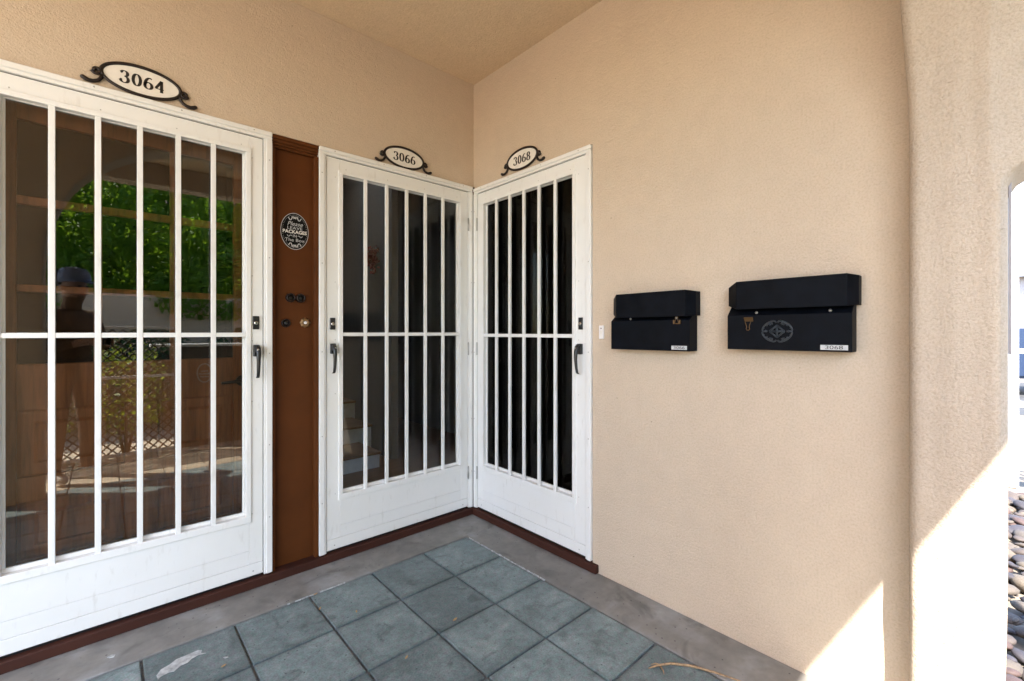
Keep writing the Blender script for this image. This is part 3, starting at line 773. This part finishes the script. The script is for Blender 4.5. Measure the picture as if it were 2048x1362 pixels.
# hall behind the 3066 door: floor, walls, ceiling as separate slabs
def slab(name, a, b, mat): return tag(MB().box(a, b).build(name, mat), kind='structure')
slab('hall_floor', (-1.30, .151, -.05), (1.2, 3.9, .05), 'tread_wood')
slab('hall_wall_left', (-1.36, .151, .0), (-1.26, 3.9, 3.4), 'interior')
slab('hall_wall_right', (1.1, .151, 0), (1.2, 3.9, 3.4), 'interior')
slab('hall_wall_back', (-1.26, 3.8, 0), (1.1, 3.9, 3.4), 'interior')
slab('hall_wall_front', (.152, .151, 0), (1.1, .2, 3.4), 'interior')
for a_, b_ in (((-1.36, .05, 3.0), (1.2, 1.0, 3.1)), ((-1.36, 2.0, 3.0), (1.2, 3.9, 3.1)), ((.1, 1.001, 3.0), (1.2, 1.999, 3.1)), ((-1.36, 1.001, 3.0), (-.9, 1.999, 3.1))):
    slab('hall_ceiling', a_, b_, 'interior')
sw_ = thing('added_light_shaft', (-.4, 1.5, 3.1), 'added unseen skylight shaft above the stairs behind the 3066 door', 'skylight')  # added out of view to bring sky light down onto the stairs
for a_, b_ in (((-.95, .95, 3.101), (.15, 1.0, 4.9)), ((-.95, 2.0, 3.101), (.15, 2.05, 4.9)), ((-.95, 1.001, 3.101), (-.9, 1.999, 4.9)), ((.1, 1.001, 3.101), (.15, 1.999, 4.9))):
    MB().box(a_, b_).build('shaft_wall', 'riser', sw_)
stt = thing('staircase', (-.6, 1.2, .05), 'inner stairs with white risers and wooden treads behind the 3066 door', 'stairs')
SY = [1.18, 1.60, 2.05, 2.49, 2.93, 3.37]; SZ = [.05, .184, .33, .494, .655, .815, .975]; SX = [-.074, .048, .085, .085, .085, .085]
for k in range(6):
    MB().box((-1.255, SY[k] + .012, SZ[k] - (.0 if k == 0 else .12)), (SX[k] - .004, SY[k] + .03, SZ[k + 1] - .0205)).build('riser', 'riser', stt)
    MB().box((-1.256, SY[k] - .012, SZ[k + 1] - .02), (SX[k], 3.8 if k == 5 else SY[k + 1] + .012, SZ[k + 1]), .004, 2).build('tread', 'tread_wood', stt)
    MB().box((SX[k] - .02, SY[k] + .031, .0505), (SX[k] - .002, 3.79 if k == 5 else SY[k + 1] + .011, SZ[k + 1] - .0205)).build('stringer', 'riser', stt)
slab('hall_partition', (.10, 1.32, .0505), (.16, 3.79, 2.99), 'interior')
wr = thing('wall_ornament', (.09, 1.62, 1.86), 'dark red leafy ornament hanging in the hall behind the 3066 door', 'ornament')
def rb(rn):
    a = rn.uniform(0, 6.28); q = rn.uniform(.01, .10); return (.085 - rn.random() * .05, 1.62 + q * math.cos(a), 1.86 + q * 1.4 * math.sin(a))
leaves('petals', 'red', wr, rb, 110, .06, 31, .5)
MB().lathe((.097, 1.62, 1.86), (-1, 0, 0), [(.03, 0), (.03, .02), (.01, .03)], 12).build('core', 'red', wr)

# wooden door behind the 3064 screen door
wd = thing('wooden_door', (-1.685, .12, .05), 'brown wooden door with nine panes behind the 3064 screen door', 'door')
WD = lambda a, v, z: Vector((a, .10 - v, z))       # v towards the viewer
xs = [-2.115, -2.032, -1.823, -1.797, -1.579, -1.543, -1.340, -1.255]
zr = [.055, .330, .548, .640, .888, 1.060, 1.330, 1.357, 1.655, 1.687, 1.968, 2.09]
MB(WD).box((xs[0], -.04, zr[0]), (xs[1], 0, zr[-1]), .002).build('stile', 'door_wood', wd)
MB(WD).box((xs[6], -.04, zr[0]), (xs[7], 0, zr[-1]), .002).build('stile', 'door_wood', wd)
for z0, z1 in ((zr[10], zr[11]), (zr[4], zr[5]), (zr[2], zr[3]), (.055, .33)):
    MB(WD).box((xs[1] + .0003, -.04, z0), (xs[6] - .0003, -.0005, z1), .002).build('rail', 'door_wood', wd)
for z0, z1 in ((zr[6], zr[7]), (zr[8], zr[9])):
    MB(WD).box((xs[1] + .0003, -.035, z0), (xs[6] - .0003, -.002, z1), .003, 2).build('muntin', 'door_wood', wd)
for a, b in ((xs[2], xs[3]), (xs[4], xs[5])):
    for z0, z1 in ((zr[5], zr[6]), (zr[7], zr[8]), (zr[9], zr[10])):
        MB(WD).box((a, -.035, z0 + .0003), (b, -.002, z1 - .0003), .003, 2).build('muntin', 'door_wood', wd)
for a, b in ((xs[1], xs[2]), (xs[3], xs[4]), (xs[5], xs[6])):
    for z0, z1 in ((zr[5], zr[6]), (zr[7], zr[8]), (zr[9], zr[10])):
        MB(WD).box((a + .001, -.022, z0 + .001), (b - .001, -.018, z1 - .001)).build('pane', 'lite_glass', wd)
mx_ = -1.675
for z0, z1 in ((zr[1], zr[2]), (zr[3], zr[4])):
    MB(WD).box((mx_ - .055, -.04, z0 + .0003), (mx_ + .055, -.0006, z1 - .0003), .002).build('mullion', 'door_wood', wd)
    for a, b in ((xs[1], mx_ - .055), (mx_ + .055, xs[6])):
        m = MB(WD); i1, i2 = .012, .045
        q = lambda ins, v: [(a + ins, v, z0 + ins), (b - ins, v, z0 + ins), (b - ins, v, z1 - ins), (a + ins, v, z1 - ins)]
        m.loft([q(.0005, -.03), q(.0005, -.016), q(i1, -.012), q(i2, -.014), q(i2 + .012, -.004)]); m.build('raised_panel', 'door_wood', wd)
lv = MB().lathe(WD(-1.305, 0, .950), (0, -1, 0), [(.026, 0), (.026, .006), (.012, .010), (.010, .04)], 16).build('lever_handle', 'black', wd, True)
MB(WD).tube([(-1.305, .038, .950), (-1.34, .042, .950), (-1.395, .040, .947)], [.009, .008, .006], 8).build('lever', 'black', lv, True)
pd = thing('door_decal', WD(-1.454, 0, .995), 'outline of an oval decal on the wooden door behind the 3064 glass', 'sticker')
m = MB()
n = 40
for rx, rz in ((.029, .043), (.026, .040)):
    m.tube([tuple(WD(-1.454 + rx * math.cos(2 * math.pi * k / n), .001, .995 + rz * math.sin(2 * math.pi * k / n))) for k in range(n + 1)], .0006, 5)
m.build('outline', 'label', pd)
text_mesh('LEAVE', .010, lambda x, y: WD(-1.454 + x, .0006, 1.003 + y), 'label', pd)
text_mesh('PACKAGES', .010, lambda x, y: WD(-1.454 + x, .0006, .991 + y), 'label', pd, wide=.9)
text_mesh('The Box', .010, lambda x, y: WD(-1.454 + x, .0006, .978 + y), 'label', pd)
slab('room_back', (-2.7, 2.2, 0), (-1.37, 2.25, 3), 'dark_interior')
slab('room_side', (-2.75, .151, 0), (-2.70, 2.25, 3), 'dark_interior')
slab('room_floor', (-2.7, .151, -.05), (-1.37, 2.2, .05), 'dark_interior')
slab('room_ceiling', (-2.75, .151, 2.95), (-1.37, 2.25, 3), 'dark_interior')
idf = thing('inner_door_surround', (-1.685, .1, .042), 'brown wooden frame round the nine-pane door behind the 3064 screen door', 'door frame')
MB().box((-2.172, .055, .0415), (-2.118, .149, 2.125)).build('jamb', 'door_wood', idf)
MB().box((-1.252, .055, .0415), (-1.203, .149, 2.125)).build('jamb', 'door_wood', idf)
MB().box((-2.1178, .055, 2.092), (-1.2522, .149, 2.125)).build('head', 'door_wood', idf)
# closed dark door behind the 3068 screen door
dd = thing('wooden_door', (.11, -.49, .05), 'very dark closed door behind the 3068 screen door', 'door')
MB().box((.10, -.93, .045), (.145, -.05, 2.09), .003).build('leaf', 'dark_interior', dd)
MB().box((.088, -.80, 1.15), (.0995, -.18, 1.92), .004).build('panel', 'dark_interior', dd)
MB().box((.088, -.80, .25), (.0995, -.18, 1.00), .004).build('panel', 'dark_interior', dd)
MB().lathe((.0995, -.135, .93), (-1, 0, 0), [(.02, 0), (.02, .006), (.01, .01), (.01, .03), (.024, .04), (.024, .055), (.012, .062)], 14).build('knob', 'silver', dd, True)

# ------------------------------------------------------------------ outside at the right edge
mp = MB().box((.0, -2.3585, 1.12), (.13, -2.3524, 1.60), .001).build('meter_plate', 'mauve')
tag(mp, 'narrow grey metal plate fixed to the outside of the sunlit jamb', 'plate')
rl = thing('railing', (3.9, -2.6, gz), 'white metal post and railing beyond the sunlit jamb', 'railing')
MB().box((3.87, -2.412, gz), (3.93, -2.350, 2.75), .004).build('post', 'white_metal', rl)
for z0, z1 in ((1.0, 1.04), (.55, .60), (.02, .30)): MB().box((3.885, -5.2, z0), (3.915, -2.4125, z1), .004).build('rail', 'white_metal', rl)
for k in range(16): MB().box((3.89, -2.60 - k * .16, .3005), (3.91, -2.58 - k * .16, .9995)).build('baluster', 'white_metal', rl)

gb_ = tag(MB().box((.302, -3.42, gz - .1), (3.6, 0.6, gz + .012)).build('gravel_bed', 'soil'), kind='structure')
stones = []
for k in range(6):
    bm = bmesh.new(); bmesh.ops.create_icosphere(bm, subdivisions=2, radius=1)
    rn = random.Random(40 + k); ph = [rn.uniform(0, 6) for _ in range(6)]
    for v in bm.verts:
        c = v.co.copy(); v.co = c * (1 + .13 * math.sin(2.1 * c.x + ph[0]) + .10 * math.sin(2.7 * c.y + ph[1]) + .08 * math.sin(3.3 * c.z + ph[2]))
        v.co.z *= .55; v.co.x *= 1.3
    me = bpy.data.meshes.new('stone'); bm.to_mesh(me); bm.free(); me.materials.append(M['stone%d' % k])
    for p in me.polygons: p.use_smooth = True
    stones.append(me)
rn = random.Random(9); cnt = 0
def put(x, y, z, s):
    o = bpy.data.objects.new('stone', rn.choice(stones)); col.objects.link(o); o.parent = gb_
    o.location = (x, y, z); o.scale = (s * rn.uniform(.8, 1.3),) * 3
    o.rotation_euler = (rn.uniform(-.35, .35), rn.uniform(-.35, .35), rn.uniform(0, 6.28))
x = .36
while x < 3.5:
    for k in range(4 if x < 2 else 3):
        s = rn.choice([.018, .022, .027, .032, .045])
        put(x + rn.uniform(-.03, .03), -2.42 + k * .075 + rn.uniform(-.03, .03), gz + .03 + rn.uniform(0, .03), s)
    x += .046
car = thing('parked_car', (13, -2.6, gz), 'dark blue parked car far beyond the railing', 'car')
m = MB()
prof = [(-2.1, .35), (-2.15, .75), (-1.2, .92), (-.7, 1.38), (.7, 1.40), (1.35, .95), (2.1, .85), (2.15, .35)]
m.loft([[(13 + s, -2.6 + a, gz + b) for a, b in prof] for s in (-.85, .85)]); bmesh.ops.bevel(m.bm, geom=list(m.bm.edges), offset=.06, segments=2, affect='EDGES'); m.build('body', 'car_paint', car)
for a in (-1.35, 1.35):
    for s in (-.8, .8): MB().lathe((13 + s - .1, -2.6 + a, gz + .33), (1, 0, 0), [(.33, 0), (.33, .2), (.2, .21)], 20).build('wheel', 'black', car)
fb = thing('house', (24, -2, gz), 'grey house far beyond the railing', 'house')
MB().box((22, -9, gz), (28, 5, 3.1)).build('wall', 'mauve', fb)
m = MB(); m.loft([[(21.6, yy, 3.1), (28.4, yy, 3.1), (25, yy, 4.6)] for yy in (-9.4, 5.4)]); m.build('roof', 'steel', fb)
for yy in (-6, -2.4, 1): MB().box((21.95, yy, 1.0), (22.0, yy + 1.2, 2.2)).build('window', 'white_metal', fb)

# ------------------------------------------------------------------ litter on the porch floor
fr_ = thing('dry_frond', (-.3, -1.6, 0), 'dry tan palm strand lying on the tiles near the right wall', 'dry frond')
pts = [(-.385, -1.507), (-.355, -1.522), (-.31, -1.55), (-.265, -1.60), (-.23, -1.665), (-.205, -1.74), (-.19, -1.83)]
MB().tube([(a, b, .005 + .004 * math.sin(k)) for k, (a, b) in enumerate(pts)], [.0018, .0035, .0042, .0042, .0038, .0032, .002], 6).build('stalk', 'frond', fr_, True)
MB().tube([(-.345, -1.529, .006), (-.36, -1.55, .007), (-.370, -1.558, .005)], [.003, .0022, .001], 6).build('fork', 'frond', fr_, True)
MB().tube([(-.34, -1.53, .007), (-.352, -1.514, .010), (-.366, -1.506, .009)], [.0025, .002, .001], 6).build('fork', 'frond', fr_, True)
def dry_leaf(x, y, a, s, label, curl=.3):
    pts = [(-1, 0), (-.4, .32), (.3, .34), (1, 0), (.3, -.34), (-.4, -.32)]
    m = MB(); ca, sa = math.cos(a), math.sin(a)
    top = [(x + s * (p * ca - q * sa), y + s * (p * sa + q * ca), .003 + s * curl * (p * p * .6 + abs(q))) for p, q in pts]
    m.loft([[(p[0], p[1], p[2]) for p in top], [(p[0], p[1], p[2] + .0012) for p in top]])
    tag(m.build('dry_leaf', 'dryleaf', origin=(x, y, 0)), label, 'leaf', 'dry leaves on the tiles')
def PF(px, py):
    f = 902.0; th = .833140356; k = (px - 1024) / f; vz = (664.2 - py) / f
    t = -1.18 / vz; return (-1.7977 + t * (math.cos(th) + k * math.sin(th)), -2.3525 + t * (math.sin(th) - k * math.cos(th)))
for (px, py, a, s, lab) in ((813, 1317, .6, .011, 'pale dry leaf on the tile left of the middle foreground'), (713, 1225, 1.2, .010, 'small curled leaf beside a tile joint below the 3066 door'), (640, 1219, .9, .012, 'thin leaf lying in the tile joint below the brown panel'), (631, 1190, .2, .011, 'orange leaf scrap where a tile meets the concrete edge'), (910, 1241, .3, .014, 'twisted tan leaf on the cross of tile joints'), (447, 1334, .4, .010, 'tan leaf fragment beside the white paint scrap')):
    x, y = PF(px, py); dry_leaf(x, y, a, s, lab)
def scrap(pts, label):
    q = [PF(*p) for p in pts]; c = (sum(p[0] for p in q) / len(q), sum(p[1] for p in q) / len(q))
    m = MB(); m.loft([[(a, b, z) for a, b in q] for z in (.0012, .0026)])
    tag(m.build('paint_scrap', 'flake', origin=(c[0], c[1], 0)), label, 'scrap', 'white paint scraps on the floor')
scrap([(313, 1352), (322, 1340), (340, 1330), (352, 1320), (372, 1312), (395, 1302), (404, 1301), (402, 1307), (412, 1307), (398, 1311), (384, 1318), (376, 1326), (362, 1332), (348, 1344), (338, 1346), (322, 1354), (316, 1360)], 'long torn white paint scrap on the tiles below the 3064 door')
scrap([(214, 1316), (222, 1311), (231, 1310), (228, 1315), (219, 1317)], 'small white paint chip on the concrete edge below the 3064 door')
scrap([(446, 1316), (452, 1314), (457, 1315), (450, 1317.5)], 'tiny white paint chip beside the tile joint')

# ------------------------------------------------------------------ the photographer, standing just behind the camera
def person():
    px, py = -1.985, -2.615
    yaw = .8331 - math.pi / 2
    fx, fy = math.cos(.8331), math.sin(.8331); sx, sy = math.sin(.8331), -math.cos(.8331)   # forward, right
    def W(f, s, z): return Vector((px + f * fx + s * sx, py + f * fy + s * sy, z * .945))
    t = thing('person', (px, py, 0), 'person in dark clothes and a blue cap mirrored in the 3064 glass', 'person')
    J = {}; E_ = []
    def j(n, f, s, z, r): J[n] = (W(f, s, z), r)
    j('pel', 0, 0, .94, .135); j('waist', .0, 0, 1.10, .125); j('chest', .01, 0, 1.28, .145); j('neckb', 0, 0, 1.43, .07); j('neck', .02, 0, 1.50, .056)
    j('h0', .035, 0, 1.56, .078); j('h1', .04, 0, 1.64, .088); j('h2', .03, 0, 1.71, .060)
    for s, k in ((-1, 'l'), (1, 'r')):
        j('hip' + k, 0, s * .095, .90, .10); j('knee' + k, .02, s * .115, .49, .062); j('ank' + k, 0, s * .125, .09, .043); j('toe' + k, .13, s * .14, .035, .036)
        j('sho' + k, 0, s * .175, 1.385, .062); j('elb' + k, .03, s * .235, 1.11, .046); j('wri' + k, .20, s * .11, 1.16, .030); j('pal' + k, .255, s * .075, 1.175, .027)
    order = list(J)
    con = [('pel', 'waist'), ('waist', 'chest'), ('chest', 'neckb'), ('neckb', 'neck'), ('neck', 'h0'), ('h0', 'h1'), ('h1', 'h2')]
    for k in 'lr': con += [('pel', 'hip' + k), ('hip' + k, 'knee' + k), ('knee' + k, 'ank' + k), ('ank' + k, 'toe' + k), ('chest', 'sho' + k), ('sho' + k, 'elb' + k), ('elb' + k, 'wri' + k), ('wri' + k, 'pal' + k)]
    # fingers: five short chains per hand, closing round the camera body
    for s, k in ((-1, 'l'), (1, 'r')):
        for q in range(5):
            b = 'f%d%s' % (q, k)
            if q < 4:
                z = 1.198 - q * .018; ln = (.030, .034, .032, .026)[q]
                j(b + 'a', .280, s * .072, z, .0088); j(b + 'b', .280 + ln, s * .066, z, .0083); j(b + 'c', .280 + ln + .008, s * .048, z - .002, .0075)
            else:
                j(b + 'a', .262, s * .060, 1.210, .010); j(b + 'b', .270, s * .045, 1.222, .009); j(b + 'c', .276, s * .028, 1.226, .008)
            con += [('pal' + k, b + 'a'), (b + 'a', b + 'b'), (b + 'b', b + 'c')]
    order = list(J); idx = {n: i for i, n in enumerate(order)}
    o0 = Vector((px, py, 0))
    me = bpy.data.meshes.new('body'); me.from_pydata([J[n][0] - o0 for n in order], [(idx[a], idx[b]) for a, b in con], [])
    o = bpy.data.objects.new('body', me); col.objects.link(o); o.parent = t
    sk = o.modifiers.new('skin', 'SKIN'); su = o.modifiers.new('sub', 'SUBSURF'); su.levels = su.render_levels = 2
    for n, v in zip(order, me.skin_vertices[0].data): v.radius = (J[n][1], J[n][1]); v.use_root = n == 'pel'
    dg = bpy.context.evaluated_depsgraph_get(); dg.update()
    m2 = bpy.data.meshes.new_from_object(o.evaluated_get(dg)); o.modifiers.clear(); o.data = m2
    m2.materials.clear()
    for k in ('skin', 'shirt', 'trousers', 'shoe'): m2.materials.append(M[k])
    hand = [J['wri' + k][0] - o0 for k in 'lr']
    for p in m2.polygons:
        c = p.center; p.use_smooth = True
        f = c.x * fx + c.y * fy
        mi = 0
        if c.z < .085: mi = 3
        elif c.z < .98: mi = 2
        elif c.z < 1.46 and not (f > .19): mi = 1
        p.material_index = mi
    # cap with brim, hair, face
    c0 = W(.03, 0, 1.70)
    m = MB(); m.loft([[tuple(c0 + Vector((fx * a * r * 1.1 + sx * b * r, fy * a * r * 1.1 + sy * b * r, h))) for a, b in ((math.cos(q), math.sin(q)) for q in (2 * math.pi * k / 20 for k in range(20)))] for r, h in ((.099, -.03), (.100, .0), (.095, .04), (.07, .075), (.02, .09))])
    m.loft([[tuple(W(.03, 0, z) + Vector((fx * (.07 + .125 * math.sin(q)) + sx * .088 * math.cos(q), fy * (.07 + .125 * math.sin(q)) + sy * .088 * math.cos(q), -.02 * math.sin(q)))) for q in (math.pi * k / 12 for k in range(13))] for z in (1.672, 1.679)])
    m.build('cap', 'hat', t, True)
    m = MB(); m.loft([[tuple(W(-.005, 0, 0) + Vector((fx * a * r + sx * b * r, fy * a * r + sy * b * r, h))) for a, b in ((math.cos(q), math.sin(q)) for q in (math.pi / 2 + math.pi * k / 12 for k in range(13)))] for r, h in ((.070, 1.545), (.098, 1.60), (.102, 1.68))], close=False)
    m.build('hair', 'hair', t, True)
    for s in (-1, 1):
        MB().lathe(tuple(W(.118, s * .032, 1.628)), (fx, fy, 0), [(.011, -.004), (.010, .004), (.004, .007)], 10).build('eye', 'digit', t, True)
        MB().lathe(tuple(W(.03, s * .087, 1.615)), (s * sx, s * sy, 0), [(.020, -.004), (.024, .006), (.012, .014)], 10).build('ear', 'skin', t, True)
    MB().tube([tuple(W(.118, 0, 1.632)), tuple(W(.138, 0, 1.606)), tuple(W(.128, 0, 1.592))], [.007, .012, .009], 8).build('nose', 'skin', t, True)
    MB().tube([tuple(W(.112, -.024, 1.563)), tuple(W(.120, 0, 1.562)), tuple(W(.112, .024, 1.563))], [.003, .006, .003], 6).build('mouth', 'red', t, True)
    # the camera in the hands, behind the viewpoint
    k_ = thing('photo_camera', tuple(W(.28, 0, 1.18)), 'black photo camera in the hands of the person mirrored in the glass', 'camera')
    m = MB(lambda a, b, c: W(a, b, c)); m.box((.255, -.062, 1.14), (.292, .062, 1.215), .006, 2); m.build('camera_body', 'black', k_)
person()
